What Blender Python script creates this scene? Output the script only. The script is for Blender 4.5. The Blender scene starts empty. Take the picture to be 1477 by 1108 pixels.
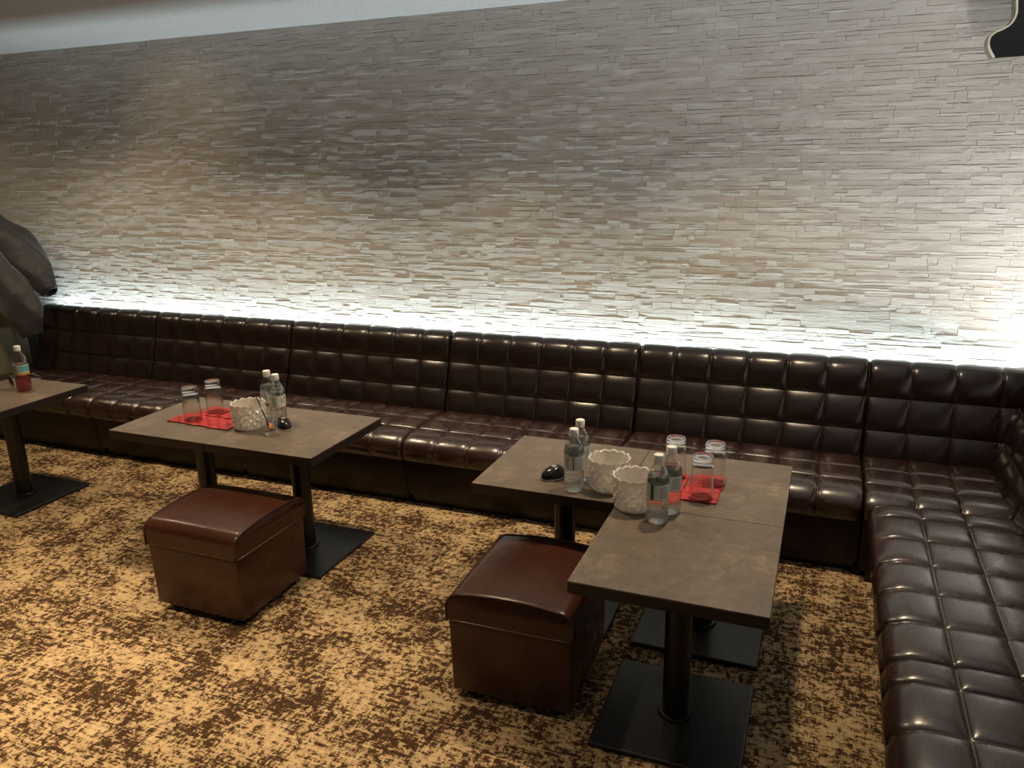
import bpy, bmesh, math, random
from mathutils import Vector, Matrix, Euler
PI = math.pi
sc = bpy.context.scene
COL = sc.collection
RND = random.Random(7)

# ------------------------------------------------------------------ camera
cam = bpy.data.cameras.new('camera')
camo = bpy.data.objects.new('camera', cam)
COL.objects.link(camo)
F_PX, YAW, PITCH, ROLL = 1137.58, -0.384, -0.2764, -0.0192
fwd = Vector((math.sin(YAW) * math.cos(PITCH), math.cos(YAW) * math.cos(PITCH), math.sin(PITCH)))
rt = fwd.cross(Vector((0, 0, 1))).normalized()
up = rt.cross(fwd)
r2 = math.cos(ROLL) * rt + math.sin(ROLL) * up
u2 = -math.sin(ROLL) * rt + math.cos(ROLL) * up
CAM = Vector((0.8483, -4.0263, 1.5914))
camo.matrix_world = Matrix(((r2.x, u2.x, -fwd.x, CAM.x), (r2.y, u2.y, -fwd.y, CAM.y),
                            (r2.z, u2.z, -fwd.z, CAM.z), (0, 0, 0, 1)))
cam.sensor_width = 36
cam.lens = F_PX / 1477 * 36
cam.clip_start = 0.05
sc.camera = camo

# ------------------------------------------------------------------ view, world, lights
sc.view_settings.view_transform = 'Standard'
sc.view_settings.look = 'None'
sc.view_settings.gamma = 1
sc.view_settings.use_curve_mapping = False
sc.view_settings.exposure = 0.0
sc.cycles.use_denoising = True
sc.cycles.max_bounces = 14
sc.cycles.transparent_max_bounces = 24
sc.cycles.transmission_bounces = 12
sc.cycles.sample_clamp_indirect = 4.0
w = bpy.data.worlds.new('world')
sc.world = w
w.use_nodes = True
w.node_tree.nodes['Background'].inputs[0].default_value = (0.9, 0.95, 1, 1)
w.node_tree.nodes['Background'].inputs[1].default_value = 0.01

WALL_Y, CEIL_Z, WALL_RX = -0.27, 2.287, 1.793
WARM = (1.0, 0.77, 0.50)


def spot(x, y, power, size=118, blend=0.55, rad=0.035, col=WARM, z=CEIL_Z - 0.03):
    l = bpy.data.lights.new('downlight', 'SPOT')
    l.energy = power
    l.spot_size = math.radians(size)
    l.spot_blend = blend
    l.shadow_soft_size = rad
    l.color = col
    o = bpy.data.objects.new('downlight', l)
    o.location = (x, y, z)
    COL.objects.link(o)
    return o


def area(name, loc, rot, sx, sy, power, col, spread=180):
    l = bpy.data.lights.new(name, 'AREA')
    l.shape = 'RECTANGLE'
    l.size, l.size_y = sx, sy
    l.energy = power
    l.color = col
    l.spread = math.radians(spread)
    o = bpy.data.objects.new(name, l)
    o.location = loc
    o.rotation_euler = rot
    COL.objects.link(o)
    return o


for x, p, cone in ((-4.45, 22, 150), (-3.15, 60, 135), (-1.95, 96, 118), (-0.7, 82, 118), (0.55, 92, 118)):
    spot(x, -1.29, p, cone, 1.0)
for x, p in ((-4.3, 80), (-3.15, 130), (-2.0, 175), (-0.9, 185), (0.1, 20)):
    spot(x, -2.9, p, 70, 1.0)
# tilted warm spot added to make the glow on the wall, no known fixture
o = spot(-2.75, -1.9, 11, 40, 1.0, 0.05, (1.0, 0.66, 0.32))
o.rotation_euler = (Vector((-2.67, WALL_Y, 1.76)) - o.location).to_track_quat('-Z', 'Y').to_euler()
COOL = (0.80, 0.97, 1.0)
# led strip in the gap behind the sofa backs, shining up the wall
area('led_strip_back', (-1.15, -0.313, 0.60), (PI - 0.10, 0, 0), 5.6, 0.025, 54, COOL)
area('led_strip_right', (1.76, -1.78, 0.712), (PI, 0, PI / 2), 3.0, 0.03, 38, (1.0, 0.96, 0.90))
# soft overhead fill light added behind the camera, no known lamp there
area('room_fill', (-1.2, -4.6, 2.24), (0, 0, 0), 5.0, 1.6, 4, (1.0, 0.95, 0.9))


# ------------------------------------------------------------------ node helpers
class NT:
    def __init__(s, name):
        s.m = bpy.data.materials.new(name)
        s.m.use_nodes = True
        s.t = s.m.node_tree
        s.b = s.t.nodes['Principled BSDF']
        s.out = s.t.nodes['Material Output']

    def n(s, typ, **k):
        x = s.t.nodes.new('ShaderNode' + typ)
        for a, v in k.items():
            setattr(x, a, v)
        return x

    def l(s, a, b):
        s.t.links.new(a, b)

    def inp(s, node, i, v):
        if hasattr(v, 'links') or hasattr(v, 'is_linked'):
            s.l(v, node.inputs[i])
        else:
            node.inputs[i].default_value = v

    def math(s, op, a, b=0.0, clamp=False):
        x = s.n('Math', operation=op, use_clamp=clamp)
        s.inp(x, 0, a)
        s.inp(x, 1, b)
        return x.outputs[0]

    def coord(s, scale=(1, 1, 1), kind='Object', loc=(0, 0, 0)):
        c = s.n('TexCoord')
        mp = s.n('Mapping')
        s.l(c.outputs[kind], mp.inputs[0])
        mp.inputs['Scale'].default_value = scale
        mp.inputs['Location'].default_value = loc
        return mp.outputs[0]

    def wpos(s, scale=(1, 1, 1)):
        c = s.n('NewGeometry')
        mp = s.n('Mapping')
        s.l(c.outputs['Position'], mp.inputs[0])
        mp.inputs['Scale'].default_value = scale
        return mp.outputs[0]

    def noise(s, vec, scale, detail=4, rough=0.55, dist=0.0):
        x = s.n('TexNoise')
        s.l(vec, x.inputs['Vector'])
        x.inputs['Scale'].default_value = scale
        x.inputs['Detail'].default_value = detail
        x.inputs['Roughness'].default_value = rough
        x.inputs['Distortion'].default_value = dist
        return x.outputs[0]

    def ramp(s, fac, stops, interp='LINEAR'):
        x = s.n('ValToRGB')
        x.color_ramp.interpolation = interp
        e = x.color_ramp.elements
        while len(e) < len(stops):
            e.new(0.5)
        for i, (p, c) in enumerate(stops):
            e[i].position = p
            e[i].color = (*c, 1) if len(c) == 3 else c
        s.l(fac, x.inputs[0])
        return x.outputs[0]

    def bump(s, h, strength=0.3, dist=0.01):
        x = s.n('Bump')
        x.inputs['Strength'].default_value = strength
        x.inputs['Distance'].default_value = dist
        s.l(h, x.inputs['Height'])
        s.l(x.outputs[0], s.b.inputs['Normal'])
        return x.outputs[0]

    def set(s, **k):
        for a, v in k.items():
            s.inp(s.b, {'col': 'Base Color', 'rough': 'Roughness', 'metal': 'Metallic', 'trans': 'Transmission Weight',
                        'ior': 'IOR', 'coat': 'Coat Weight', 'coatr': 'Coat Roughness', 'spec': 'Specular IOR Level',
                        'sheen': 'Sheen Weight', 'em': 'Emission Strength', 'emc': 'Emission Color',
                        'alpha': 'Alpha'}[a], (*v, 1) if isinstance(v, tuple) and len(v) == 3 else v)
        return s.m


def plain(name, col, rough=0.5, **k):
    t = NT(name)
    v = t.noise(t.coord(), 60, 3)
    c = t.ramp(v, [(0.3, tuple(x * 0.88 for x in col)), (0.7, tuple(min(1, x * 1.1) for x in col))])
    return t.set(col=c, rough=rough, **k)


def m_leather(name, c0, c1, rough=0.27, spec=0.75, coat=0.0):
    t = NT(name)
    p = t.coord()
    big = t.noise(p, 5, 3)
    col = t.ramp(big, [(0.3, c0), (0.7, c1)])
    fine = t.n('TexVoronoi')
    t.l(p, fine.inputs['Vector'])
    fine.inputs['Scale'].default_value = 420
    mid = t.noise(p, 38, 5, 0.6)
    h = t.math('ADD', t.math('MULTIPLY', fine.outputs[0], 0.12), t.math('MULTIPLY', mid, 0.8))
    t.bump(h, 0.13, 0.004)
    r = t.math('ADD', t.math('MULTIPLY', t.noise(p, 9, 3), 0.14), rough - 0.07)
    return t.set(col=col, rough=r, spec=spec, coat=coat, coatr=0.25)


M = {}
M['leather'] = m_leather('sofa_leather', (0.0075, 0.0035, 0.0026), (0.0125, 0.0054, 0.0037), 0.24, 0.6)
M['seat_leather_lit'] = m_leather('seat_leather_lit', (0.018, 0.0068, 0.0042), (0.028, 0.0105, 0.0062), 0.27, 1.0, 0.0)  # same leather as the backs, lighter and shinier: lit sheen put into the material
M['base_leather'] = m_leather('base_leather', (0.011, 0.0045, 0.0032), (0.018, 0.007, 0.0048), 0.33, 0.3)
M['stool_leather'] = m_leather('stool_leather', (0.034, 0.0112, 0.0058), (0.050, 0.017, 0.0085), 0.27, 0.38)
M['welt'] = m_leather('welt_leather', (0.08, 0.03, 0.016), (0.10, 0.038, 0.02), 0.25)
M['black_metal'] = plain('black_metal', (0.007, 0.0078, 0.009), 0.36, metal=0.0, spec=0.5)
M['black_plastic'] = plain('black_plastic', (0.010, 0.010, 0.010), 0.18)
M['grey_plastic'] = plain('grey_plastic', (0.35, 0.33, 0.30), 0.3)
M['white_plastic'] = plain('white_plastic', (0.80, 0.80, 0.78), 0.4)
M['plaster'] = plain('wall_plaster', (0.24, 0.22, 0.19), 0.8)
M['ceiling'] = plain('ceiling_paint', (0.40, 0.395, 0.395), 0.85)
M['cream'] = plain('cream_edging', (0.80, 0.74, 0.60), 0.3)
M['speaker_black'] = plain('speaker_black', (0.010, 0.011, 0.014), 0.35)
M['speaker_side'] = plain('speaker_side', (0.16, 0.14, 0.115), 0.35)
M['led'] = plain('led_diffuser', (0.8, 0.85, 0.85), 0.5)

# stone wallcovering
t = NT('ledge_stone')
p = t.wpos((1, 1, 1))
big = t.noise(p, 2.6, 3)
st = t.noise(t.wpos((7, 1, 40)), 1.0, 3, 0.6)
f = t.math('ADD', t.math('MULTIPLY', big, 0.5), t.math('MULTIPLY', st, 0.5))
col = t.ramp(f, [(0.32, (0.545, 0.525, 0.49)), (0.5, (0.595, 0.575, 0.54)), (0.68, (0.645, 0.625, 0.59))])
h = t.math('ADD', t.noise(t.wpos((50, 50, 150)), 1.0, 6, 0.65), t.math('MULTIPLY', t.noise(p, 350, 3), 0.3))
t.bump(h, 0.5, 0.004)
M['stone'] = t.set(col=col, rough=0.55, spec=0.4)

M['joint'] = plain('stone_joint', (0.33, 0.305, 0.27), 0.8)

# carpet
t = NT('carpet')
p = t.coord()
n1 = t.noise(p, 46, 9, 0.78, 0.25)
n2 = t.noise(t.coord((9, 150, 1)), 1.0, 6, 0.7)
n3 = t.noise(t.coord((150, 14, 1), loc=(3, 7, 0)), 1.0, 5, 0.65)
n4 = t.noise(p, 6.5, 3, 0.55)
f = t.math('ADD', t.math('MULTIPLY', n1, 0.60), t.math('MULTIPLY', n2, 0.26))
f = t.math('ADD', f, t.math('MULTIPLY', n3, 0.14))
f = t.math('ADD', f, t.math('MULTIPLY', t.math('SUBTRACT', n4, 0.5), 0.24))
col = t.ramp(f, [(0.470, (0.050, 0.026, 0.013)), (0.494, (0.078, 0.043, 0.021)), (0.508, (0.40, 0.275, 0.14)), (0.60, (0.55, 0.41, 0.23))])
pile = t.noise(p, 900, 2)
t.bump(t.math('ADD', t.math('MULTIPLY', pile, 0.6), f), 0.5, 0.004)
M['carpet'] = t.set(col=col, rough=0.95, spec=0.1)

# table laminate
t = NT('table_laminate')
p = t.coord()
a = t.noise(p, 5.0, 6, 0.65, 0.4)
b = t.noise(p, 22, 7, 0.72, 0.8)
f = t.math('ADD', t.math('MULTIPLY', a, 0.5), t.math('MULTIPLY', b, 0.5))
col = t.ramp(f, [(0.36, (0.088, 0.070, 0.054)), (0.5, (0.132, 0.101, 0.075)), (0.57, (0.175, 0.130, 0.094)), (0.66, (0.27, 0.20, 0.142))])
t.bump(b, 0.10, 0.002)
M['laminate'] = t.set(col=col, rough=0.42, spec=0.5)
M['edge'] = plain('table_edge', (0.016, 0.010, 0.0065), 0.45)

# clear things
def m_thin(name, tint=(1, 1, 1), amount=1.0, rough=0.03, base=0.03):
    t = NT(name)
    t.t.nodes.remove(t.b)
    tr = t.n('BsdfTransparent')
    tr.inputs[0].default_value = (*tint, 1)
    gl = t.n('BsdfGlossy')
    gl.inputs['Roughness'].default_value = rough
    lw = t.n('LayerWeight')
    lw.inputs[0].default_value = 0.35
    f = t.math('ADD', t.math('MULTIPLY', lw.outputs['Facing'], 0.45 * amount), base, True)
    mx = t.n('MixShader')
    t.l(f, mx.inputs[0])
    t.l(tr.outputs[0], mx.inputs[1])
    t.l(gl.outputs[0], mx.inputs[2])
    t.l(mx.outputs[0], t.out.inputs[0])
    return t.m


M['tumbler'] = m_thin('tumbler_glass', (0.96, 0.95, 0.94), 0.75, 0.08, 0.06)
M['pet'] = m_thin('clear_pet', (0.98, 0.99, 0.98), 1.2, 0.06, 0.06)
t = NT('solid_glass')
M['glass'] = t.set(col=(0.98, 0.98, 0.97), rough=0.02, trans=1.0, ior=1.5)
t = NT('water')
M['water'] = t.set(col=(0.97, 0.99, 0.98), rough=0.0, trans=1.0, ior=1.25)
tr = t.n('BsdfTransparent')
tr.inputs[0].default_value = (0.97, 0.985, 0.98, 1)
mx = t.n('MixShader')
mx.inputs[0].default_value = 0.2
t.l(t.b.outputs[0], mx.inputs[1])
t.l(tr.outputs[0], mx.inputs[2])
t.l(mx.outputs[0], t.out.inputs[0])
t = NT('red_drink')
M['red_drink'] = t.set(col=(0.50, 0.045, 0.05), rough=0.02, trans=0.75, ior=1.33)
t = NT('cut_crystal')
vo = t.n('TexVoronoi')
t.l(t.coord(), vo.inputs['Vector'])
vo.inputs['Scale'].default_value = 125
t.bump(vo.outputs[0], 0.5, 0.003)
M['crystal'] = t.set(col=(1.0, 0.97, 0.91), rough=0.03, trans=0.50, ior=1.54, spec=1.0)  # cream diffuse share stands in for lamp sparkle in the cut glass
t = NT('red_felt')
p = t.coord()
v = t.noise(p, 500, 3)
t.bump(v, 0.3, 0.001)
M['red'] = t.set(col=t.ramp(v, [(0.3, (0.34, 0.012, 0.015)), (0.7, (0.44, 0.018, 0.022))]), rough=0.6)
M['amber'] = plain('amber_bristle', (0.42, 0.13, 0.03), 0.5)


def m_label(name, kind):
    """flat print on the bottle label: object x = round the bottle 0..1, via UV"""
    t = NT(name)
    uv = t.n('TexCoord').outputs['UV']
    sp = t.n('SeparateXYZ')
    t.l(uv, sp.inputs[0])
    u, v = sp.outputs[0], sp.outputs[1]

    def box(u0, u1, v0, v1):
        a = t.math('MULTIPLY', t.math('GREATER_THAN', u, u0), t.math('LESS_THAN', u, u1))
        b = t.math('MULTIPLY', t.math('GREATER_THAN', v, v0), t.math('LESS_THAN', v, v1))
        return t.math('MULTIPLY', a, b)
    paper = {'print': (0.62, 0.64, 0.62), 'green': (0.60, 0.65, 0.62), 'mark': (0.74, 0.74, 0.70), 'teal': (0.10, 0.42, 0.46)}[kind]

    def put(cur, mask, c):
        mx = t.n('MixRGB')
        t.l(mask, mx.inputs[0])
        t.inp(mx, 1, cur if not isinstance(cur, tuple) else (*cur, 1))
        mx.inputs[2].default_value = (*c, 1)
        return mx.outputs[0]
    # rows of fine grey print
    rows = t.math('GREATER_THAN', t.math('FRACT', t.math('MULTIPLY', v, 9.0)), 0.45)
    mp = t.n('Mapping')
    t.l(uv, mp.inputs[0])
    mp.inputs['Scale'].default_value = (120, 18, 1)
    blobs = t.math('GREATER_THAN', t.noise(mp.outputs[0], 1.0, 2), 0.47)
    txt = t.math('MULTIPLY', rows, blobs)
    cur = paper
    if kind in ('print', 'green'):
        for k in range(3):
            o = k / 3
            cur = put(cur, t.math('MULTIPLY', txt, box(o + 0.05, o + 0.21, 0.12, 0.88)), (0.10, 0.11, 0.12))
            if kind == 'green':
                cur = put(cur, box(o + 0.245, o + 0.30, 0.0, 1.0), (0.02, 0.10, 0.03))
            else:
                cur = put(cur, box(o + 0.27, o + 0.29, 0.05, 0.95), (0.10, 0.12, 0.14))
    elif kind == 'mark':
        for k in range(3):
            o = k / 3
            cur = put(cur, t.math('MULTIPLY', txt, box(o + 0.20, o + 0.29, 0.15, 0.85)), (0.22, 0.24, 0.22))
            cur = put(cur, box(o + 0.05, o + 0.075, 0.30, 0.75), (0.16, 0.17, 0.17))
            for a in ((0.115, 0.128, 0.45, 0.88), (0.128, 0.155, 0.72, 0.80), (0.14, 0.152, 0.55, 0.95), (0.125, 0.14, 0.12, 0.38), (0.14, 0.16, 0.34, 0.42)):
                cur = put(cur, box(o + a[0], o + a[1], a[2], a[3]), (0.03, 0.03, 0.035))
    else:
        cur = put(cur, box(0.0, 1.0, 0.0, 0.22), (0.55, 0.30, 0.08))
        cur = put(cur, box(0.0, 1.0, 0.22, 0.34), (0.60, 0.55, 0.40))
        for k in range(3):
            cur = put(cur, box(k / 3 + 0.08, k / 3 + 0.22, 0.45, 0.85), (0.40, 0.42, 0.28))
        cur = put(cur, box(0.0, 1.0, 0.92, 1.0), (0.65, 0.72, 0.72))
    return t.set(col=cur, rough=0.35)


for k in ('print', 'green', 'mark', 'teal'):
    M['label_' + k] = m_label('label_' + k, k)
t = NT('jacket_cloth')
p = t.coord()
v = t.noise(p, 240, 3)
t.bump(t.math('ADD', v, t.math('MULTIPLY', t.noise(p, 11, 4, 0.55, 0.5), 6)), 0.35, 0.01)
M['jacket'] = t.set(col=t.ramp(t.noise(p, 4, 3), [(0.3, (0.020, 0.020, 0.025)), (0.7, (0.034, 0.034, 0.041))]), rough=0.42, sheen=0.3)
t = NT('olive_cloth')
p = t.coord()
v = t.noise(p, 300, 3)
t.bump(v, 0.4, 0.003)
M['olive'] = t.set(col=t.ramp(t.noise(p, 5, 3), [(0.3, (0.19, 0.165, 0.10)), (0.7, (0.25, 0.22, 0.14))]), rough=0.85)


# ------------------------------------------------------------------ object helpers
def tag(o, label=None, cat=None, group=None, kind=None):
    if label: o['label'] = label
    if cat: o['category'] = cat
    if group: o['group'] = group
    if kind: o['kind'] = kind
    return o


def empty(name, loc, rz=0.0):
    o = bpy.data.objects.new(name, None)
    o.empty_display_size = 0.05
    o.location = loc
    o.rotation_euler = (0, 0, rz)
    COL.objects.link(o)
    return o


def mesh_obj(name, verts, faces, mat, parent=None, smooth=True, uvs=None):
    me = bpy.data.meshes.new(name)
    me.from_pydata([tuple(v) for v in verts], [], faces)
    me.materials.append(mat)
    if smooth:
        me.polygons.foreach_set('use_smooth', [True] * len(me.polygons))
    if uvs:
        ul = me.uv_layers.new(name='UVMap')
        for lp in me.loops:
            ul.data[lp.index].uv = uvs[lp.vertex_index]
    me.update()
    o = bpy.data.objects.new(name, me)
    COL.objects.link(o)
    if parent: o.parent = parent
    return o


def bm_obj(name, bm, mat, parent=None, smooth=False, auto=None):
    me = bpy.data.meshes.new(name)
    bmesh.ops.recalc_face_normals(bm, faces=bm.faces)
    bm.to_mesh(me)
    bm.free()
    me.materials.append(mat)
    if smooth:
        me.polygons.foreach_set('use_smooth', [True] * len(me.polygons))
        if auto:
            me.set_sharp_from_angle(angle=math.radians(auto))
    o = bpy.data.objects.new(name, me)
    COL.objects.link(o)
    if parent: o.parent = parent
    return o


def box_bm(x0, x1, y0, y1, z0, z1, bev=0.0, seg=2, taper=0.0):
    bm = bmesh.new()
    vs = [bm.verts.new((x, y, z)) for z in (z0, z1) for y in (y0, y1) for x in (x0, x1)]
    if taper:
        cx, cy = (x0 + x1) / 2, (y0 + y1) / 2
        for v in vs[:4]:
            v.co.x = cx + (v.co.x - cx) * (1 - taper)
            v.co.y = cy + (v.co.y - cy) * (1 - taper)
    for q in ((0, 2, 3, 1), (4, 5, 7, 6), (0, 1, 5, 4), (1, 3, 7, 5), (3, 2, 6, 7), (2, 0, 4, 6)):
        bm.faces.new([vs[i] for i in q])
    if bev:
        bmesh.ops.bevel(bm, geom=bm.edges[:], offset=bev, segments=seg, profile=0.5, affect='EDGES')
    return bm


def lathe(name, prof, mat, parent=None, n=32, loc=(0, 0, 0), rfun=None, smooth=True, uv=False, cap0=True, cap1=True, auto=None):
    """prof: list of (r, z); rfun(theta, i, r) -> r"""
    vs, fs, uvs = [], [], []
    nn = n + 1 if uv else n
    for i, (r, z) in enumerate(prof):
        for k in range(nn):
            a = 2 * PI * k / n
            rr = rfun(a, i, r) if rfun else r
            vs.append((loc[0] + rr * math.cos(a), loc[1] + rr * math.sin(a), loc[2] + z))
            uvs.append((k / n, (z - prof[0][1]) / max(1e-6, prof[-1][1] - prof[0][1])))
    for i in range(len(prof) - 1):
        for k in range(n):
            a, b = i * nn + k, i * nn + (k + 1 if uv else (k + 1) % n)
            fs.append((a, b, b + nn, a + nn))
    if not uv:
        if cap0: fs.append(tuple(reversed(range(n))))
        if cap1: fs.append(tuple(range((len(prof) - 1) * n, len(prof) * n)))
    o = mesh_obj(name, vs, fs, mat, parent, smooth, uvs if uv else None)
    if auto:
        o.data.set_sharp_from_angle(angle=math.radians(auto))
    return o


def tube(name, pts, r, mat, parent=None, n=8, closed=False):
    pts = [Vector(p) for p in pts]
    vs, fs = [], []
    m = len(pts)
    prev = None
    for i, p in enumerate(pts):
        a = pts[(i - 1) % m] if (closed or i > 0) else p
        b = pts[(i + 1) % m] if (closed or i < m - 1) else p
        d = (b - a).normalized()
        if prev is None:
            ref = Vector((0, 0, 1)) if abs(d.z) < 0.9 else Vector((1, 0, 0))
            x = d.cross(ref).normalized()
        else:
            x = (prev - d * prev.dot(d)).normalized()
        prev = x
        y = d.cross(x)
        rr = r[i] if isinstance(r, (list, tuple)) else r
        for k in range(n):
            t_ = 2 * PI * k / n
            vs.append(p + (x * math.cos(t_) + y * math.sin(t_)) * rr)
    for i in range(m if closed else m - 1):
        j = (i + 1) % m
        for k in range(n):
            fs.append((i * n + k, i * n + (k + 1) % n, j * n + (k + 1) % n, j * n + k))
    if not closed:
        fs.append(tuple(reversed(range(n))))
        fs.append(tuple(range((m - 1) * n, m * n)))
    return mesh_obj(name, vs, fs, mat, parent, True)


def copy_tree(o, parent=None):
    c = o.copy()
    COL.objects.link(c)
    if parent:
        c.parent = parent
    for ch in list(o.children):
        copy_tree(ch, c)
    return c


# ------------------------------------------------------------------ the room
X0, X1, YF = -4.9, WALL_RX, -6.3
tag(bm_obj('floor', box_bm(X0 - .1, X1 + .1, YF - .1, WALL_Y + .1, -0.1, 0), M['carpet']), kind='structure')
tag(bm_obj('ceiling', box_bm(X0 - .1, X1 + .1, YF - .1, WALL_Y + .1, CEIL_Z, CEIL_Z + .1), M['ceiling']), kind='structure')
wall = tag(bm_obj('wall_back', box_bm(X0 - .1, X1 + .1, WALL_Y, WALL_Y + .1, 0, CEIL_Z), M['joint']), kind='structure')
tag(bm_obj('wall_right', box_bm(X1, X1 + .1, YF - .1, WALL_Y, 0, CEIL_Z), M['plaster']), kind='structure')
tag(bm_obj('wall_left', box_bm(X0 - .1, X0, YF - .1, WALL_Y, 0, CEIL_Z), M['plaster']), kind='structure')
tag(bm_obj('wall_front', box_bm(X0, X1, YF - .1, YF, 0, CEIL_Z), M['plaster']), kind='structure')


def project(p):
    d = Vector(p) - CAM
    z = d.dot(fwd)
    return 738.5 + F_PX * d.dot(r2) / z, 554 - F_PX * d.dot(u2) / z, z


def stone_geo(x0, x1, z0, z1, rnd, base=(0, 0, 0)):
    """one ledge stone: uneven front face proud of the wall"""
    nx = 3
    z0 += rnd.choice((0, 0, .0008, .0016, .0024))
    x0 += rnd.choice((0, 0, .001, .002))
    d = 0.0008 + 0.0026 * rnd.random() ** 1.5
    tilt, tx = rnd.uniform(-.0005, .0005), rnd.uniform(-.0005, .0005)
    vs, fs = [], []
    for j in range(3):
        for i in range(nx + 1):
            x = x0 + (x1 - x0) * i / nx
            z = z0 + (z1 - z0) * j / 2
            if 0 < i < nx:
                x += rnd.uniform(-.15, .15) * (x1 - x0) / nx
            if j != 1:
                z += rnd.uniform(-.0016, .0016)
            dd = d + tilt * (j - 1) + tx * (i / nx * 2 - 1) + rnd.uniform(-.0002, .0002)
            vs.append((x - base[0], -max(dd, .0006), z - base[2]))
    nf = len(vs)
    ring = [0, 1, 2, 3, 7, 11, 10, 9, 8, 4]
    for r_ in ring:
        v = vs[r_]
        vs.append((v[0], 0.002, v[2]))
    for j in range(2):
        for i in range(nx):
            a = j * 4 + i
            fs.append((a, a + 1, a + 5, a + 4))
    for k in range(10):
        k2 = (k + 1) % 10
        fs.append((ring[k2], ring[k], nf + k, nf + k2))
    return vs, fs


stones = []
z = 0.50
rs = random.Random(11)
while z < CEIL_Z - 0.004:
    h = rs.choice((0.012, 0.015, 0.018, 0.022, 0.026, 0.03))
    h = min(h, CEIL_Z - 0.001 - z)
    x = X0 + 0.01 - rs.random() * .1
    x = X0 + 0.01
    while x < X1 - 0.01:
        L = min(rs.choice((0.035, 0.05, 0.07, 0.09, 0.11, 0.14, 0.18)) * rs.uniform(.85, 1.15), X1 - 0.005 - x)
        if h > .02 and rs.random() < .25:
            k = rs.uniform(.35, .65)
            stones.append((x, x + L, z, z + h * k))
            stones.append((x, x + L, z + h * k, z + h))
        else:
            stones.append((x, x + L, z, z + h))
        x += L
    z += h


def shown(s):
    px, py, d = project(((s[0] + s[1]) / 2, WALL_Y, (s[2] + s[3]) / 2))
    if not (0 < px < 1477 and 0 < py < 1108) or s[2] < 0.80:
        return 0
    return (s[1] - s[0]) * (s[3] - s[2]) / d ** 2


stones.sort(key=shown, reverse=True)
for s in stones[:300]:
    b = ((s[0] + s[1]) / 2, 0, (s[2] + s[3]) / 2)
    v, f = stone_geo(*s, rs, b)
    o = mesh_obj('stone', v, f, M['stone'], wall, False)
    o.location = (b[0], WALL_Y, b[2])
av, af = [], []
for s in stones[300:]:
    v, f = stone_geo(*s, rs)
    n0 = len(av)
    av += v
    af += [tuple(i + n0 for i in q) for q in f]
o = mesh_obj('stone_cladding', av, af, M['stone'], wall, False)
o.location = (0, WALL_Y, 0)
tag(o, kind='stuff')

# ------------------------------------------------------------------ quilted sofa
SS = [-1, -.965, -.90, -.78, -.55, -.2, .2, .55, .78, .90, .965]


def gfun(s):
    return max(0.0, 1 - abs(s) ** 5) ** 0.55


def gvert(s):
    """upright cells sag: stretched flat towards their top, full at the bottom"""
    return max(0.0, 1 - s ** 2.1) if s > 0 else gfun(s)


def samples(bounds):
    """list of (param, cell-local s)"""
    out = []
    for a, b in zip(bounds[:-1], bounds[1:]):
        for s in SS:
            out.append((a + (b - a) * (s + 1) / 2, s))
    out.append((bounds[-1], 1))
    return out


class Profile:
    """polyline (p, q) smoothed, arc-length parametrised, with normals"""
    def __init__(s, pts):
        s.p = [Vector(p) for p in pts]
        s.L = [0]
        for a, b in zip(s.p[:-1], s.p[1:]):
            s.L.append(s.L[-1] + (b - a).length)

    def at(s, t):
        t = min(max(t, 0), s.L[-1])
        for i in range(len(s.L) - 1):
            if t <= s.L[i + 1] or i == len(s.L) - 2:
                k = (t - s.L[i]) / (s.L[i + 1] - s.L[i])
                return s.p[i].lerp(s.p[i + 1], k)

    def nrm(s, t):
        d = (s.at(t + .012) - s.at(t - .012)).normalized()
        return Vector((-d.y, d.x))


def catmull(pts, n=6):
    P = [Vector(p) for p in pts]
    P = [P[0] * 2 - P[1]] + P + [P[-1] * 2 - P[-2]]
    out = []
    for i in range(1, len(P) - 2):
        for k in range(n):
            t_ = k / n
            a, b, c, d = P[i - 1], P[i], P[i + 1], P[i + 2]
            out.append(0.5 * ((2 * b) + (c - a) * t_ + (2 * a - 5 * b + 4 * c - d) * t_ ** 2 + (3 * b - a - 3 * c + d) * t_ ** 3))
    out.append(P[-2])
    return out


def quilt(name, prof, ub, vb, amp, mat, parent, xform=None, skirt=0.03, seed=1, flip=False, gv=gfun):
    """quilted strip: profile in (y, z) swept along x; puffed cells between the seams"""
    rnd = random.Random(seed)
    us, vsm = samples(ub), samples(vb)
    nu, nv = len(us), len(vsm)
    cells = {}
    verts, faces = [], []

    def pos(u, v, h):
        p, n_ = prof.at(v), prof.nrm(v)
        if flip: n_ = -n_
        return Vector((u, p.x + n_.x * h, p.y + n_.y * h))
    ext_u = [(us[0][0], None)] + us + [(us[-1][0], None)]
    ext_v = [(vsm[0][0], None)] + vsm + [(vsm[-1][0], None)]
    W_ = len(ext_v)
    for i, (u, s) in enumerate(ext_u):
        for j, (v, t_) in enumerate(ext_v):
            if s is None or t_ is None:
                h = -skirt
            else:
                ci, cj = (i - 1) // len(SS), (j - 1) // len(SS)
                k = cells.setdefault((ci, cj), rnd.uniform(.85, 1.15))
                h = amp * k * gfun(s) * gv(t_)
                ends = min(u - us[0][0], us[-1][0] - u)
                h -= 0.010 * max(0, 1 - ends / 0.012) ** 2
            verts.append(pos(u, v, h))
    for i in range(len(ext_u) - 1):
        for j in range(W_ - 1):
            a = i * W_ + j
            faces.append((a, a + 1, a + W_ + 1, a + W_) if flip else (a, a + W_, a + W_ + 1, a + 1))
    if xform:
        verts = [xform @ v for v in verts]
    return mesh_obj(name, verts, faces, mat, parent, True)


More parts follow.
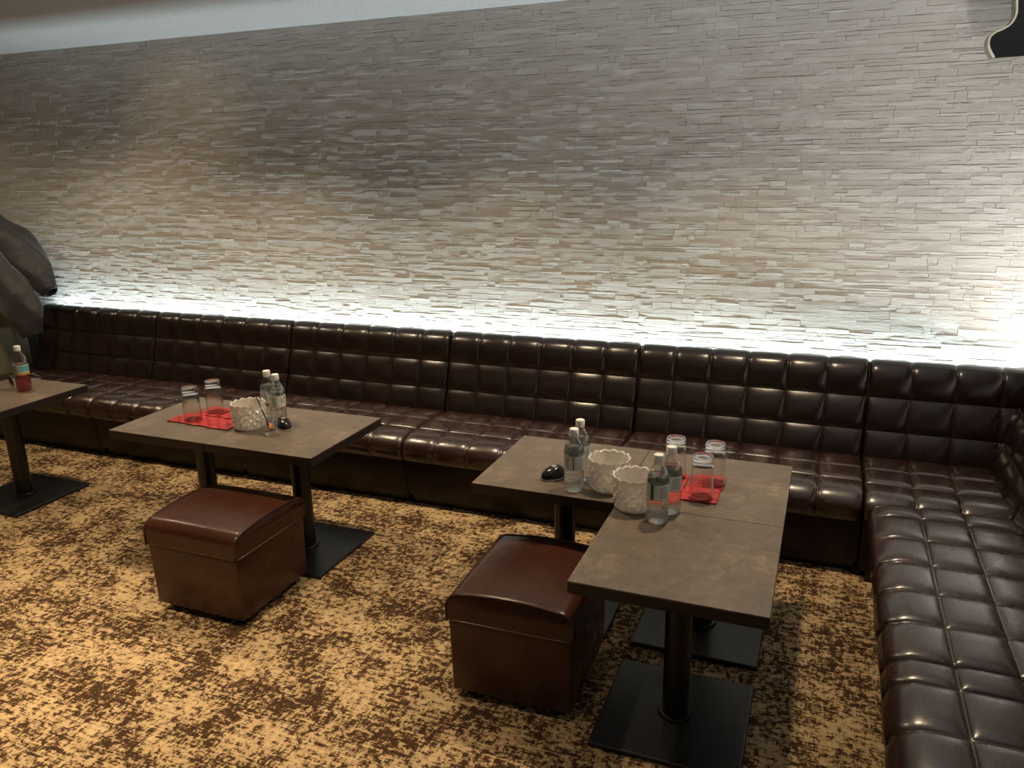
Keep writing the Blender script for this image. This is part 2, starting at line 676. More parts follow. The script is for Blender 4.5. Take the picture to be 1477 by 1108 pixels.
def strip(name, prof_pts, x0, x1, mat, parent, xform=None):
    """closed extruded solid from a polygon in (y, z)"""
    n = len(prof_pts)
    vs = [Vector((x0, a, b)) for a, b in prof_pts] + [Vector((x1, a, b)) for a, b in prof_pts]
    fs = [(i, (i + 1) % n, n + (i + 1) % n, n + i) for i in range(n)]
    fs += [tuple(reversed(range(n))), tuple(range(n, 2 * n))]
    if xform: vs = [xform @ v for v in vs]
    bm = bmesh.new()
    bv = [bm.verts.new(v) for v in vs]
    for f in fs: bm.faces.new([bv[i] for i in f])
    return bm_obj(name, bm, mat, parent, True, 40)


SX0, SW = -2.9397, 0.9971
back_raw = [(-.540, .325), (-.500, .450), (-.458, .585), (-.436, .675), (-.420, .712), (-.388, .733), (-.358, .718), (-.345, .680)]
backP = Profile(catmull(back_raw, 6))
seat_raw = [(-.515, .335), (-.60, .340), (-.70, .345), (-.835, .345), (-.93, .342), (-.968, .332), (-.988, .306), (-.990, .270), (-.984, .235)]
seatP = Profile(catmull(seat_raw, 6))


def arc_at(P, fn):
    """arc length where fn(point) first becomes true"""
    for i in range(2001):
        t_ = P.L[-1] * i / 2000
        if fn(P.at(t_)): return t_
    return P.L[-1]


bvb = [0, arc_at(backP, lambda p: p.y > .452), arc_at(backP, lambda p: p.y > .588), arc_at(backP, lambda p: p.x > -.362)]
svb = [0, arc_at(seatP, lambda p: p.x < -.69), arc_at(seatP, lambda p: p.x < -.835), seatP.L[-1]]
GAP = 0.0015


def sofa_module(x0, W, cells_back, cells_seat, seed):
    root = empty('sofa_section', (0, 0, 0))
    ub = [GAP + (W - 2 * GAP) * c for c in cells_back]
    us_ = [GAP + (W - 2 * GAP) * c for c in cells_seat]
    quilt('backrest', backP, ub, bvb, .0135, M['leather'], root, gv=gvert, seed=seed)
    quilt('seat', seatP, us_, svb, .014, M['seat_leather_lit'], root, seed=seed + 1, flip=True)
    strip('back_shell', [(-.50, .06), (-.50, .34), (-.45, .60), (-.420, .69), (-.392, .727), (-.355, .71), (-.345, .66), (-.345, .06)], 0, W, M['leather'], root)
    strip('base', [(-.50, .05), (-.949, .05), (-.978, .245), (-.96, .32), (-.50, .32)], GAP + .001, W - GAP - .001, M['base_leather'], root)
    strip('plinth', [(-.40, 0), (-.925, 0), (-.925, .05), (-.40, .05)], GAP + .01, W - GAP - .01, M['black_metal'], root)
    root.location = (x0, 0, 0)
    return root


six = [i / 6 for i in range(7)]
SG = 'brown quilted leather sofa sections'
proto = sofa_module(SX0, SW, six, six, 3)
run = ['quilted brown sofa section along the stone wall, second from the left, behind the middle tumblers',
       'quilted brown sofa section along the stone wall, third from the left, behind the middle bottles',
       'quilted brown sofa section along the stone wall, fourth from the left, between the table groups',
       'quilted brown sofa section along the stone wall, fifth from the left, next to the corner',
       'leftmost quilted brown leather sofa section, in shade beside the draped grey jacket']
for i, lb in enumerate(run):
    o = proto if i == 0 else copy_tree(proto)
    o.location = (SX0 + SW * (i if i < 4 else -1), 0, 0)
    tag(o, lb, 'sofa', SG)

# right-hand run: same section turned to face left, its first cells shorter
c_right = [0, .10, .28, .46, .64, .82, 1]
RY = -1.035
rp = sofa_module(0, SW, six, c_right, 23)
rp.location = (2.063, RY, 0)
rp.rotation_euler = (0, 0, -PI / 2)
tag(rp, 'quilted brown sofa section of the right-hand run, the one adjoining the corner section', 'sofa', SG)
o = copy_tree(rp)
o.location = (2.063, RY - SW, 0)
tag(o, 'quilted brown leather sofa section nearest the camera at the lower right edge', 'sofa', SG)

# corner section
root = empty('corner_sofa_section', (SX0 + 4 * SW, 0, 0))
CXW = 1.655 - (SX0 + 4 * SW)
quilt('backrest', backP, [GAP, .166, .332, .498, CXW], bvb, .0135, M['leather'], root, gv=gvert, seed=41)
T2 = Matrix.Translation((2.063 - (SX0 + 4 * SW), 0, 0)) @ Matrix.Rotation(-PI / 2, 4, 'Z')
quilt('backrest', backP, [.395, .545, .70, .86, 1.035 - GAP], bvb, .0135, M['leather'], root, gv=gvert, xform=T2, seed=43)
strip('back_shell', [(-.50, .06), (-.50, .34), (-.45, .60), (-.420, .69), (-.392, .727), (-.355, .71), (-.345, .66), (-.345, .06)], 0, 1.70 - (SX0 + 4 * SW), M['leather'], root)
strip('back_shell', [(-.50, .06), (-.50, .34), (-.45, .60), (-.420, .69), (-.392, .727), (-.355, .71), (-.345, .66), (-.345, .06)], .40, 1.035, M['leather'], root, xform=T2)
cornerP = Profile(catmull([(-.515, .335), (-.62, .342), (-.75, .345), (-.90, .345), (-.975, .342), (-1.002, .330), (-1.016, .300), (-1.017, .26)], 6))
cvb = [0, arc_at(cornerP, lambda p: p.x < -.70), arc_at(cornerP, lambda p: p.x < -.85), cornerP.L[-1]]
quilt('seat', cornerP, [GAP, .175, .325, .50], cvb, .014, M['seat_leather_lit'], root, seed=45, flip=True)
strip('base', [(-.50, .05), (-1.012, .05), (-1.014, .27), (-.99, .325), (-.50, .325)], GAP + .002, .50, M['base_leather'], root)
strip('plinth', [(-.40, 0), (-1.0, 0), (-1.0, .05), (-.40, .05)], .03, .5, M['black_metal'], root)
tag(root, 'corner section of the quilted brown leather sofa where its two runs meet', 'sofa', SG)

# ------------------------------------------------------------------ tables
TH = 0.5386
TX, TY = 0.505, 0.508


def make_table():
    root = empty('pedestal_table', (0, 0, 0))
    hx, hy = TX / 2 - .0007, TY / 2 - .0007
    bm_obj('tabletop', box_bm(-hx, hx, -hy, hy, TH - .003, TH, .0008, 1), M['laminate'], root)
    bm_obj('edge_band', box_bm(-hx, hx, -hy, hy, TH - .036, TH - .003, .0015, 1), M['edge'], root)
    bm_obj('mounting_plate', box_bm(-.14, .14, -.14, .14, TH - .044, TH - .036, .002, 1), M['black_metal'], root)
    lathe('pole', [(.038, .018), (.038, TH - .044)], M['black_metal'], root, 32, auto=40)
    lathe('pole_collar', [(.050, .015), (.050, .021), (.046, .026), (.038, .027)], M['black_metal'], root, 32, auto=40)
    bm_obj('base_plate', box_bm(-.207, .207, -.207, .207, .002, .017, .005, 3), M['black_metal'], root)
    for sx in (-1, 1):
        for sy in (-1, 1):
            lathe('glide', [(.012, 0), (.012, .003)], M['black_plastic'], root, 12, loc=(sx * .18, sy * .18, 0))
    return root


TG = 'square pedestal tables'
tabs = [((0.538, -2.027), 'square brown laminate table nearest the camera, its front edge above a bare black base plate'),
        ((0.538, -1.518), 'square brown laminate table by the sofa corner, carrying the three inverted tumblers on red coasters'),
        ((0.0325, -1.518), 'square brown table at the left of the L-shaped group, with a call button on it'),
        ((-1.1325, -1.507), 'right-hand square brown table of the middle pair, carrying the shot glass and ice bowl'),
        ((-1.638, -1.507), 'left-hand square brown table of the middle pair, carrying the two inverted tumblers on red coasters'),
        ((-2.837, -1.517), 'square brown laminate table at the far left edge, carrying the bottle of red drink'),
        ((-3.343, -1.517), 'square brown laminate table adjoining the far left one, almost wholly outside the frame')]
tproto = make_table()
for i, ((x, y), lb) in enumerate(tabs[:6]):
    o = tproto if i == 0 else copy_tree(tproto)
    o.location = (x, y, 0)
    tag(o, lb, 'table', TG)

# ------------------------------------------------------------------ leather stools
def make_stool(name='leather_stool'):
    root = empty(name, (0, 0, 0))
    a, b = .205, .195
    LS = .278
    bm_obj('body', box_bm(-a + .003, a - .003, -b + .003, b - .003, .032, LS + .004, .008, 3, .02), M['stool_leather'], root, True, 50)
    # lid: top panel rolls over front and back (profile in y, swept along x)
    prof = []
    R = .048
    for k in range(9):
        t_ = PI - k * (PI / 2) / 8
        prof.append((-b + R + R * math.cos(t_) - .002, .372 - R + R * math.sin(t_)))
    for k in range(1, 8):
        s = -1 + 2 * k / 8
        prof.append((s * (b - R), .372 + .010 * (1 - s * s)))
    for k in range(9):
        t_ = PI / 2 - k * (PI / 2) / 8
        prof.append((b - R + R * math.cos(t_) + .002, .372 - R + R * math.sin(t_)))
    prof = [(-b - .002, LS)] + prof + [(b + .002, LS)]
    xs = [-a, -a + .004, -a + .015, -.08, 0, .08, a - .015, a - .004, a]
    vs, fs = [], []
    n = len(prof)
    for x in xs:
        e = 1 - min(1, (a - abs(x)) / .06)
        for (y, z) in prof:
            zz = z - .006 * e * max(0, (z - .33) / .05) - (.004 if abs(x) == a else 0) * (1 if z > .3 else 0)
            vs.append((x, y, zz))
    for i in range(len(xs) - 1):
        for j in range(n - 1):
            q = i * n + j
            fs.append((q, q + n, q + n + 1, q + 1))
    fs.append(tuple(range(n)))
    fs.append(tuple(reversed(range((len(xs) - 1) * n, len(xs) * n))))
    fs.append(tuple([i * n for i in range(len(xs))] + [i * n + n - 1 for i in reversed(range(len(xs)))]))
    lid = mesh_obj('lid', vs, fs, M['stool_leather'], root, True)
    lid.data.set_sharp_from_angle(angle=math.radians(50))
    for x in (-a, a):
        pts = [(x * .992, y, z - .006) for (y, z) in prof]
        tube('piping', pts, .0042, M['stool_leather'], root, 8)
    c = .004
    ring = [(-a, -b), (a, -b), (a, b), (-a, b)]
    pts = []
    for i in range(4):
        p, q = Vector(ring[i]), Vector(ring[(i + 1) % 4])
        for k in range(8):
            r_ = p.lerp(q, k / 8)
            pts.append((r_.x, r_.y, LS))
    tube('seam_welt', pts, .0028, M['welt'], root, 6, True)
    for sx in (-1, 1):
        for sy in (-1, 1):
            lathe('foot', [(.018, 0), (.022, .034)], M['black_plastic'], root, 16, loc=(sx * .15, sy * .14, 0))
    return root


s1 = make_stool()
s1.location = (-1.168, -1.915, 0)
s1.rotation_euler = (0, 0, .0)
tag(s1, 'brown leather cube stool before the middle tables, lid rolling over its front edge', 'stool', 'brown leather stools')
s2 = copy_tree(s1)
s2.location = (0.069, -1.972, 0)
s2.rotation_euler = (0, 0, PI / 2 + .02)
tag(s2, 'brown leather cube stool beside the near table, piping along its front top edge', 'stool', 'brown leather stools')

# ------------------------------------------------------------------ things on the tables
def make_bottle(label_kind, name='water_bottle', liquid='water', h=.214, r=.0335, level=.150):
    root = empty(name, (0, 0, 0))
    k = h / .214
    prof = [(.020, .001), (.027, .0), (.031, .004), (r, .012)]
    z = .02
    while z < .066:
        prof += [(r, z), (r - .0013, z + .004), (r, z + .008)]
        z += .012
    prof += [(r - .001, .078), (r - .001, .128), (r + .0006, .131), (r + .0006, .136), (r - .0006, .139), (r - .001, .144), (r - .004, .156), (r - .010, .168), (.0165, .178), (.0128, .186), (.0122, .190)]
    prof = [(a, b * k) for a, b in prof]
    lathe('body', prof, M['pet'], root, 32, cap1=False)
    lv = level * k
    wp = [(max(.004, a - .0007), b + .0007) for a, b in prof if b < lv]
    lathe('contents', wp + [(wp[-1][0] - .0015, lv)], M[liquid], root, 32)
    lathe('label', [(r + .0003, .079 * k), (r + .0003, .127 * k)], M['label_' + label_kind], root, 40, uv=True)
    lathe('neck_ring', [(.0135, .187 * k), (.0165, .1875 * k), (.0165, .190 * k), (.0135, .1905 * k)], M['pet'], root, 24)
    lathe('cap', [(.0148, .191 * k), (.0150, .193 * k), (.0150, .211 * k), (.0140, .2135 * k), (.0100, .214 * k)], M['white_plastic'], root, 48,
          rfun=lambda a, i, r_: r_ + (.0005 if i in (1, 2) and int(round(a / (2 * PI / 48))) % 2 else 0), auto=40)
    return root


BG = 'clear water bottles'
spec = [('print', (0.127, -1.712), 'clear water bottle with grey printed label, in front at the left crystal ice bowl', -1.0),
        ('print', (0.119, -1.618), 'clear water bottle half hidden behind the left bottle of the L-shaped group', -.9),
        ('green', (0.432, -1.853), 'clear water bottle with a green label stripe, front one, standing on the near table', -1.52),
        ('green', (0.455, -1.775), 'clear water bottle with a green label stripe, half hidden behind the near table\'s front bottle', -1.52),
        ('mark', (-1.333, -1.411), 'clear water bottle with dark label mark, left of the pair on the middle tables', -.75),
        ('mark', (-1.258, -1.450), 'clear water bottle with dark label mark, right of the pair on the middle tables', -.75)]
done = {}
for kind, (x, y), lb, rz in spec:
    o = copy_tree(done[kind]) if kind in done else make_bottle(kind)
    done[kind] = o
    o.location = (x, y, TH)
    o.rotation_euler = (0, 0, rz)
    tag(o, lb, 'bottle', BG)
o = make_bottle('teal', 'drink_bottle', 'red_drink', .226, .0345, .125)
o.location = (-2.803, -1.438, TH)
tag(o, 'bottle of red drink with a teal label and white cap on the far left table', 'bottle')


def make_tumbler():
    root = empty('glass_tumbler', (0, 0, 0))
    n = 96
    H = .141

    def flute(a, i, r_):
        return r_ * (1 - .030 * abs(math.sin(a * 12)) * (1 if 2 <= i <= 9 else 0))
    out = [(.0372, .0), (.0374, .004), (.0370, .020), (.0366, .03), (.036, .05), (.0352, .07), (.0344, .09), (.0338, .105), (.0333, .115), (.0330, .122), (.0326, .134), (.0312, .1395)]
    inn = [(.0352, .0012), (.0350, .02), (.0338, .06), (.0322, .10), (.0310, .1175), (.0270, .1205), (.012, .1215)]
    top = [(.0290, .1412), (.0235, .1412), (.0222, .1388), (.012, .1384)]
    oo = out + top
    vs, fs = [], []
    for i, (r_, z) in enumerate(oo):
        for k in range(n):
            a = 2 * PI * k / n
            vs.append((flute(a, i, r_) * math.cos(a), flute(a, i, r_) * math.sin(a), z))
    no = len(oo)
    for (r_, z) in inn:
        for k in range(n):
            a = 2 * PI * k / n
            vs.append((r_ * math.cos(a), r_ * math.sin(a), z))
    ni = len(inn)
    for i in range(no - 1):
        for k in range(n):
            k2 = (k + 1) % n
            fs.append((i * n + k, i * n + k2, (i + 1) * n + k2, (i + 1) * n + k))
    for i in range(no, no + ni - 1):
        for k in range(n):
            k2 = (k + 1) % n
            fs.append((i * n + k2, i * n + k, (i + 1) * n + k, (i + 1) * n + k2))
    for k in range(n):
        k2 = (k + 1) % n
        fs.append((k2, k, no * n + k, no * n + k2))
    fs.append(tuple((no - 1) * n + k for k in range(n)))
    fs.append(tuple((no + ni - 1) * n + k for k in reversed(range(n))))
    mesh_obj('fluted_wall', vs, fs, M['glass'], root, True).data.set_sharp_from_angle(angle=math.radians(50))
    return root


GG = 'inverted glass tumblers'
tp = make_tumbler()
CO = .0075
for i, ((x, y), lb) in enumerate([((0.532, -1.647), 'fluted glass tumbler upside down on the red coaster nearest the near table'),
                                  ((0.553, -1.520), 'fluted glass tumbler upside down, rear right of the three by the sofa corner'),
                                  ((0.422, -1.508), 'fluted glass tumbler upside down behind the near bottles, leftmost of the three'),
                                  ((-1.640, -1.541), 'fluted glass tumbler upside down, front left one on the middle table'),
                                  ((-1.622, -1.425), 'fluted glass tumbler upside down, rear right one on the middle table')]):
    o = tp if i == 0 else copy_tree(tp)
    o.location = (x, y, TH + CO)
    tag(o, lb, 'glass', GG)


def make_coaster():
    root = empty('woven_coaster', (0, 0, 0))
    S, nst = .112, 4
    wst = S / nst
    for d in range(2):
        for k in range(nst):
            c = -S / 2 + wst * (k + .5)
            vs, fs = [], []
            m = nst * 4
            for i in range(m + 1):
                u = -S / 2 + S * i / m
                ph = math.cos(PI * (u + S / 2) / wst - PI / 2)
                over = 1 if (k + d) % 2 == 0 else -1
                cell = int(min(nst - 1, (u + S / 2) / wst))
                s = over * (1 if cell % 2 == 0 else -1) * abs(ph) ** .5
                z = .0040 + .0021 * s
                for (b, dz) in ((-wst * .45, 0), (-wst * .40, .0010), (wst * .40, .0010), (wst * .45, 0)):
                    vs.append((u, c + b, z + dz) if d == 0 else (c + b, u, z + dz))
                for b in (wst * .45, -wst * .45):
                    vs.append((u, c + b, z - .0016) if d == 0 else (c + b, u, z - .0016))
            for i in range(m):
                for j in range(6):
                    q, q2 = i * 6 + j, i * 6 + (j + 1) % 6
                    fs.append((q, q2, q2 + 6, q + 6))
            bm = bmesh.new()
            bv = [bm.verts.new(v) for v in vs]
            for f in fs: bm.faces.new([bv[i] for i in f])
            bm.faces.new(bv[:6])
            bm.faces.new(bv[-6:])
            bm_obj('strip', bm, M['red'], root)
    return root


CG = 'red woven coasters'
cp = make_coaster()
for i, ((x, y, rz), lb) in enumerate([((0.527, -1.625, .02), 'red woven coaster under the front inverted tumbler by the near table'),
                                      ((0.532, -1.509, .0), 'red woven coaster under the rear right inverted tumbler by the sofa corner'),
                                      ((0.412, -1.535, -.03), 'red woven coaster under the leftmost inverted tumbler, behind the near bottles'),
                                      ((0.417, -1.655, .02), 'red woven coaster partly hidden behind the near bottles, without a tumbler'),
                                      ((-1.682, -1.538, .01), 'red woven coaster under the front left tumbler on the middle table'),
                                      ((-1.630, -1.424, .0), 'red woven coaster under the rear tumbler on the middle table'),
                                      ((-1.5695, -1.545, .01), 'bare red woven coaster between the front tumbler and the ice bowl on the middle table'),
                                      ((-1.457, -1.552, .02), 'bare red woven coaster tucked against the crystal ice bowl on the middle table'),
                                      ((-1.503, -1.428, -.12), 'bare red woven coaster right of the rear tumbler on the middle table')]):
    o = cp if i == 0 else copy_tree(cp)
    o.location = (x, y, TH)
    o.rotation_euler = (0, 0, rz)
    tag(o, lb, 'coaster', CG)


def make_bowl():
    """cut-crystal ice bowl: thick faceted wall and scalloped rim"""
    root = empty('crystal_ice_bowl', (0, 0, 0))
    n, H = 56, .108
    rows = 13
    vs, fs = [], []
    for i in range(rows + 1):
        v = i / rows
        z = .004 + (H - .004) * v
        r0 = .0595 + .012 * v ** .8
        for k in range(n):
            a = 2 * PI * k / n
            if i <= 10:
                apex = (i % 4 == 1 and k % 4 == 0) or (i % 4 == 3 and k % 4 == 2)
                r = r0 + (.0078 if apex else (-.0010 if (i + k) % 2 else .0008))
            else:
                r = r0 - .003 * abs(math.cos(a * 7))
            zz = z + (.006 * (abs(math.sin(a * 7)) - .5) * max(0, (v - .75) / .25))
            vs.append((r * math.cos(a), r * math.sin(a), zz))
    nin = 7
    for i in range(nin + 1):
        v = 1 - i / nin
        z = .022 + (H - .002 - .022) * v
        r0 = .050 + .0145 * v ** .8
        for k in range(n):
            a = 2 * PI * k / n
            r = r0 - .0015 * abs(math.cos(a * 7)) * v
            zz = z + (.006 * (abs(math.sin(a * 7)) - .5) * max(0, (v - .75) / .25))
            vs.append((r * math.cos(a), r * math.sin(a), zz))
    R_ = rows + nin + 2
    for i in range(R_ - 1):
        for k in range(n):
            a, b = i * n + k, i * n + (k + 1) % n

            def ap(ii, kk):
                return (ii % 4 == 1 and kk % 4 == 0) or (ii % 4 == 3 and kk % 4 == 2)
            k2 = (k + 1) % n
            if ap(i, k) or ap(i + 1, k2) or not (ap(i, k2) or ap(i + 1, k)):
                fs += [(a, b, b + n), (a, b + n, a + n)]
            else:
                fs += [(a, b, a + n), (b, b + n, a + n)]
    # base: star-cut underside
    c0 = len(vs)
    vs.append((0, 0, .006))
    for k in range(n):
        fs.append(((k + 1) % n, k, c0))
    c1 = len(vs)
    vs.append((0, 0, .020))
    o0 = (R_ - 1) * n
    for k in range(n):
        fs.append((o0 + k, o0 + (k + 1) % n, c1))
    mesh_obj('bowl', vs, fs, M['crystal'], root, False)
    tube('foot_ring', [(.057 * math.cos(2 * PI * k / 42), .057 * math.sin(2 * PI * k / 42), .003) for k in range(42)], .003, M['crystal'], root, 6, True)
    return root


IG = 'cut crystal ice bowls'
bp = make_bowl()
for i, ((x, y, rz), lb) in enumerate([((0.345, -1.775, .2), 'cut crystal ice bowl with scalloped rim, right one, beside the near front bottle'),
                                      ((0.232, -1.658, .5), 'cut crystal ice bowl with scalloped rim, left one, between its twin and a water bottle'),
                                      ((-1.342, -1.536, .1), 'cut crystal ice bowl with scalloped rim on the middle tables')]):
    o = bp if i == 0 else copy_tree(bp)
    o.location = (x, y, TH)
    o.rotation_euler = (0, 0, rz)
    tag(o, lb, 'bowl', IG)


def make_button():
    root = empty('call_button', (0, 0, 0))
    vs, fs = [], []
    nr, n = 9, 32
    for i in range(nr + 1):
        e = i / nr
        for k in range(n):
            a = 2 * PI * k / n
            rr = math.cos(e * PI / 2) ** .6
            x = .046 * rr * math.cos(a)
            y = .029 * rr * math.sin(a)
            zt = .036 * math.sin(e * PI / 2) * (1 + .30 * x / .046)
            vs.append((x * (1 - .0) - .004 * e, y, .006 + zt))
    for i in range(nr):
        for k in range(n):
            a, b = i * n + k, i * n + (k + 1) % n
            fs.append((a, b, b + n, a + n))
    fs.append(tuple(reversed(range(n))))
    mesh_obj('shell', vs, fs, M['black_plastic'], root, True)
    lathe('base_rim', [(.90, 0), (1.02, .001), (1.02, .005), (.98, .0065)], M['grey_plastic'], root, 32, auto=40).scale = (.046, .029, 1)
    bm_obj('push_pad', box_bm(-.004, .018, -.008, .008, .0405, .0445, .0015, 2), M['grey_plastic'], root)
    return root


mb = make_button()
mb.location = (0.030, -1.640, TH)
mb.rotation_euler = (0, 0, 0.9)
tag(mb, 'glossy black call button on the table left of the printed-label water bottle', 'button', 'black call buttons')
o = copy_tree(mb)
o.location = (-1.196, -1.500, TH)
o.rotation_euler = (0, 0, 2.5)
tag(o, 'glossy black call button behind the small glass on the middle tables', 'button', 'black call buttons')

# small glass with a black stirrer
root = empty('shot_glass', (-1.205, -1.585, TH))
lathe('glass_wall', [(.0235, 0), (.0245, .002), (.0255, .02), (.027, .04), (.028, .058), (.0268, .058), (.0255, .03), (.0235, .016), (.01, .015)], M['glass'], root, 32, auto=60)
tag(root, 'small clear shot glass on the middle tables, holding a black stirrer', 'glass')
root = empty('stirrer', (-1.205, -1.585, TH + .016))
tube('shaft', [(.010, -.006, .004), (-.004, -.002, .038), (-.053, .010, .135)], [.0036, .0028, .0020], M['black_plastic'], root, 8)
vs = [(0.012, -.008, .003), (.021, .006, .012), (.012, .012, .026), (-.004, .008, .034), (.010, -.012, .018), (.000, .000, .012)]
bm = bmesh.new()
for v in vs: bm.verts.new(v)
bmesh.ops.convex_hull(bm, input=bm.verts)
bmesh.ops.bevel(bm, geom=bm.edges[:], offset=.0012, segments=1, affect='EDGES')
bm_obj('amber_tip', bm, M['amber'], root)['label'] = 'amber brown lump at the end of the stirrer'
tag(root, 'thin black stirrer leaning in the small glass, with an amber brown end', 'stirrer')

# dark spectacles on the far left table
root = empty('eyeglasses', (-2.965, -1.375, TH))
for s in (-1, 1):
    pts = [(s * .034 + .026 * math.cos(2 * PI * k / 24), -.01, .022 + .020 * math.sin(2 * PI * k / 24)) for k in range(24)]
    tube('lens_rim', pts, .003, M['black_plastic'], root, 8, True)
    vs = [(s * .034 + .024 * math.cos(2 * PI * k / 24), -.01, .022 + .018 * math.sin(2 * PI * k / 24)) for k in range(24)]
    vs += [(x, y + .002, z) for x, y, z in vs]
    fs = [tuple(range(24)), tuple(reversed(range(24, 48)))] + [(k, (k + 1) % 24, 24 + (k + 1) % 24, 24 + k) for k in range(24)]
    mesh_obj('lens', vs, fs, M['black_plastic'], root, False)
    tube('temple', [(s * .062, -.008, .028), (s * .064, .05, .030), (s * .062, .10, .024), (s * .055, .125, .006)], .0017, M['grey_plastic'], root, 8)
tube('bridge', [(-.010, -.01, .026), (0, -.012, .030), (.010, -.01, .026)], .0025, M['black_plastic'], root, 8)
root.rotation_euler = (0, 0, -.5)
tag(root, 'dark spectacles with pale thin temples behind the red drink bottle on the far left table', 'glasses')

# ------------------------------------------------------------------ armchair and jacket at the far left
root = empty('armchair', (-4.46, -.62, 0))
bm_obj('backrest', box_bm(-.42, .42, .03, .17, .30, .86, .05, 4), M['olive'], root, True)
bm_obj('seat', box_bm(-.33, .33, -.40, .06, .22, .44, .04, 3), M['olive'], root, True)
for s in (-1, 1):
    bm_obj('armrest', box_bm(s * .42 - (.10 if s > 0 else 0), s * .42 + (.10 if s < 0 else 0), -.42, .08, .07, .62, .04, 3), M['olive'], root, True)
bm_obj('seat_base', box_bm(-.40, .40, -.38, .18, .07, .30, .02, 2), M['olive'], root, True)
for sx in (-1, 1):
    for sy in (-.36, .14):
        lathe('leg', [(.016, 0), (.024, .08)], M['black_plastic'], root, 12, loc=(sx * .36, sy, 0))
tag(root, 'olive-green upholstered armchair left of the sofa, mostly beneath the grey jacket', 'armchair')


def sleeve(name, path, radii, flat, parent, seed, mat, ndir=(0.35, -.9, .2)):
    rnd = random.Random(seed)
    P = catmull3(path, 8)
    R = catmull3([(r_, f_, 0) for r_, f_ in zip(radii, flat)], 8)
    nd = Vector(ndir).normalized()
    n = 36
    vs, fs = [], []
    ph = [rnd.uniform(0, 6.28) for _ in range(6)]
    for i, p in enumerate(P):
        d = (P[min(i + 1, len(P) - 1)] - P[max(i - 1, 0)]).normalized()
        side = d.cross(nd).normalized()
        nn = side.cross(d).normalized()
        for k in range(n):
            a = 2 * PI * k / n
            f = 1 + .07 * math.sin(3 * a + ph[0] + i * .25) + .05 * math.sin(5 * a - i * .4 + ph[1]) + .05 * math.sin(i * .8 + 2 * a + ph[2])
            vs.append(p + side * math.cos(a) * R[i].x * f + nn * math.sin(a) * R[i].y * f)
    m = len(P)
    for i in range(m - 1):
        for k in range(n):
            fs.append((i * n + k, i * n + (k + 1) % n, (i + 1) * n + (k + 1) % n, (i + 1) * n + k))
    # the cuff: turned in
    e = len(vs)
    for k in range(n):
        q = vs[(m - 1) * n + k]
        vs.append(P[-1] + (q - P[-1]) * .86)
    for k in range(n):
        vs.append(P[-4] + (vs[(m - 4) * n + k] - P[-4]) * .80)
    for k in range(n):
        k2 = (k + 1) % n
        fs.append(((m - 1) * n + k, (m - 1) * n + k2, e + k2, e + k))
        fs.append((e + k, e + k2, e + n + k2, e + n + k))
    fs.append(tuple(range(e + n, e + 2 * n)))
    fs.append(tuple(reversed(range(n))))
    return mesh_obj(name, vs, fs, mat, parent, True)


def catmull3(pts, n):
    P = [Vector(p) for p in pts]
    P = [P[0] * 2 - P[1]] + P + [P[-1] * 2 - P[-2]]
    out = []
    for i in range(1, len(P) - 2):
        for k in range(n):
            t_ = k / n
            a, b, c, d = P[i - 1], P[i], P[i + 1], P[i + 2]
            out.append(0.5 * ((2 * b) + (c - a) * t_ + (2 * a - 5 * b + 4 * c - d) * t_ ** 2 + (3 * b - a - 3 * c + d) * t_ ** 3))
    out.append(P[-2])
    return out


root = empty('draped_jacket', (0, 0, 0))
sleeve('jacket_body', [(-4.78, -.50, 1.22), (-4.40, -.50, 1.22), (-4.07, -.50, 1.13), (-3.86, -.50, 1.00), (-3.71, -.50, .84)],
       [.20, .19, .17, .13, .05], [.09, .10, .10, .08, .04], root, 5, M['jacket'])
sleeve('sleeve', [(-4.50, -.69, 1.14), (-4.20, -.70, 1.10), (-3.98, -.71, 1.02), (-3.83, -.70, .88), (-3.73, -.69, .72), (-3.70, -.68, .60)],
       [.12, .13, .14, .13, .11, .06], [.05, .06, .065, .06, .05, .03], root, 9, M['jacket'])
tag(root, 'dark grey jacket draped over the olive armchair at the sofa\'s left end', 'jacket')

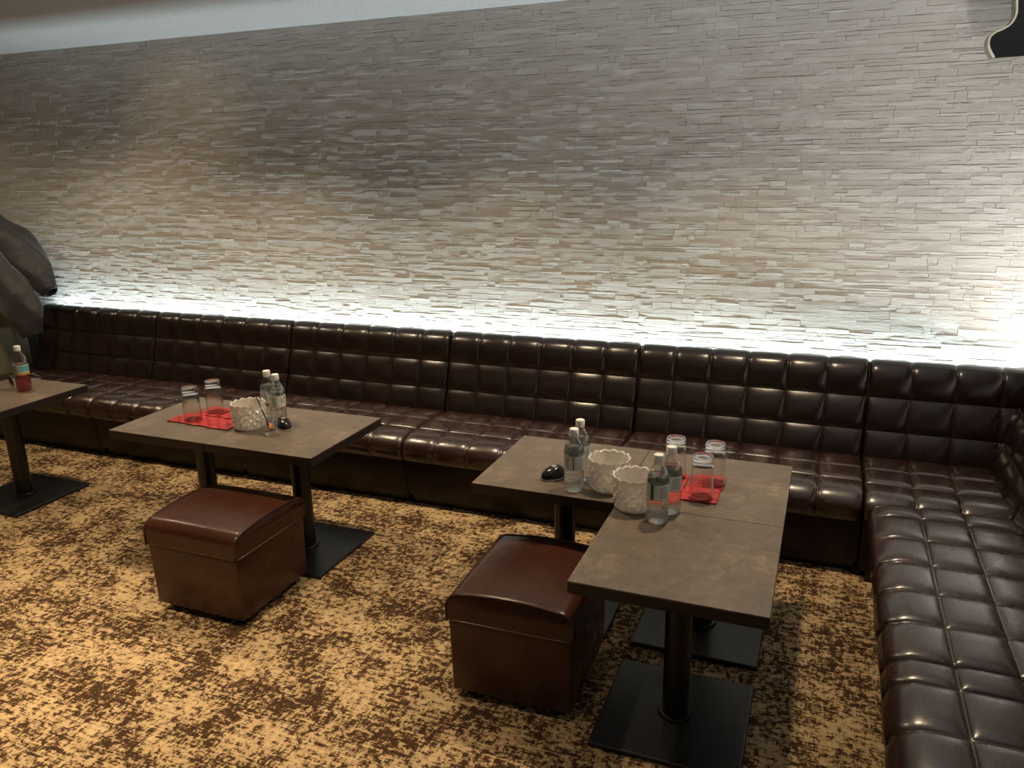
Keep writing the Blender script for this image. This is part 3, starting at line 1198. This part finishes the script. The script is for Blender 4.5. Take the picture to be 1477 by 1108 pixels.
# ------------------------------------------------------------------ speaker high in the right corner
root = empty('wall_speaker', (0, 0, 0))
px = [(1470, -60), (1468, -30), (1465, 0), (1464, 20), (1457, 33), (1447, 40), (1434, 46), (1426, 54), (1424, 64), (1426, 73), (1432, 84)]
SY = -.50
out = []
for u, v in px:
    d = fwd + (u - 738.5) / F_PX * r2 - (v - 554) / F_PX * u2
    k = (SY - CAM.y) / d.y
    q = CAM + d * k
    out.append((q.x, q.z))
SXR = out[0][0] + .20
poly = out + [(SXR, out[-1][1] + .004), (SXR, out[0][1])]


def extr(name, poly, y0, y1, mat, closed_caps=True):
    n = len(poly)
    bm = bmesh.new()
    A = [bm.verts.new((x, y0, z)) for x, z in poly]
    B = [bm.verts.new((x, y1, z)) for x, z in poly]
    for i in range(n):
        bm.faces.new((A[i], A[(i + 1) % n], B[(i + 1) % n], B[i]))
    bm.faces.new(A)
    bm.faces.new(list(reversed(B)))
    return bm_obj(name, bm, mat, root, True, 35)


pc = catmull([Vector(p) for p in out], 5)
poly = [tuple(p) for p in pc] + [(SXR, out[-1][1] + .004), (SXR, out[0][1])]
extr('cabinet', poly, SY + .004, SY + .075, M['speaker_side'])
inner = [(p.x + .006, p.y) for p in pc]
extr('front_panel', [tuple(p) for p in inner] + [(SXR, out[-1][1] + .004), (SXR, out[0][1])], SY - .006, SY + .004, M['speaker_black'])
# cream edging along the curved side
bm = bmesh.new()
n = len(pc)
rows = []
for i, p in enumerate(pc):
    d = (pc[min(i + 1, n - 1)] - pc[max(0, i - 1)]).normalized()
    nr = Vector((d.y, -d.x))
    w_ = .007
    rows.append([bm.verts.new((p.x + nr.x * o_, yy, p.y + nr.y * o_)) for o_, yy in ((-.001, SY - .009), (w_ * -1.0, SY - .009), (w_ * -1.0, SY + .003), (-.001, SY + .010))])
for a, b in zip(rows[:-1], rows[1:]):
    for k in range(4):
        bm.faces.new((a[k], a[(k + 1) % 4], b[(k + 1) % 4], b[k]))
bm.faces.new(rows[0])
bm.faces.new(list(reversed(rows[-1])))
bm_obj('edging', bm, M['cream'], root)['label'] = 'cream edging'
bm_obj('wall_bracket', box_bm(SXR - .10, SXR - .04, SY + .075, WALL_Y - .008, out[3][1] + .0, out[3][1] + .05, .004, 2), M['black_metal'], root)
tag(root, 'black loudspeaker with an S-curved cream-edged side, high at the top right', 'speaker')
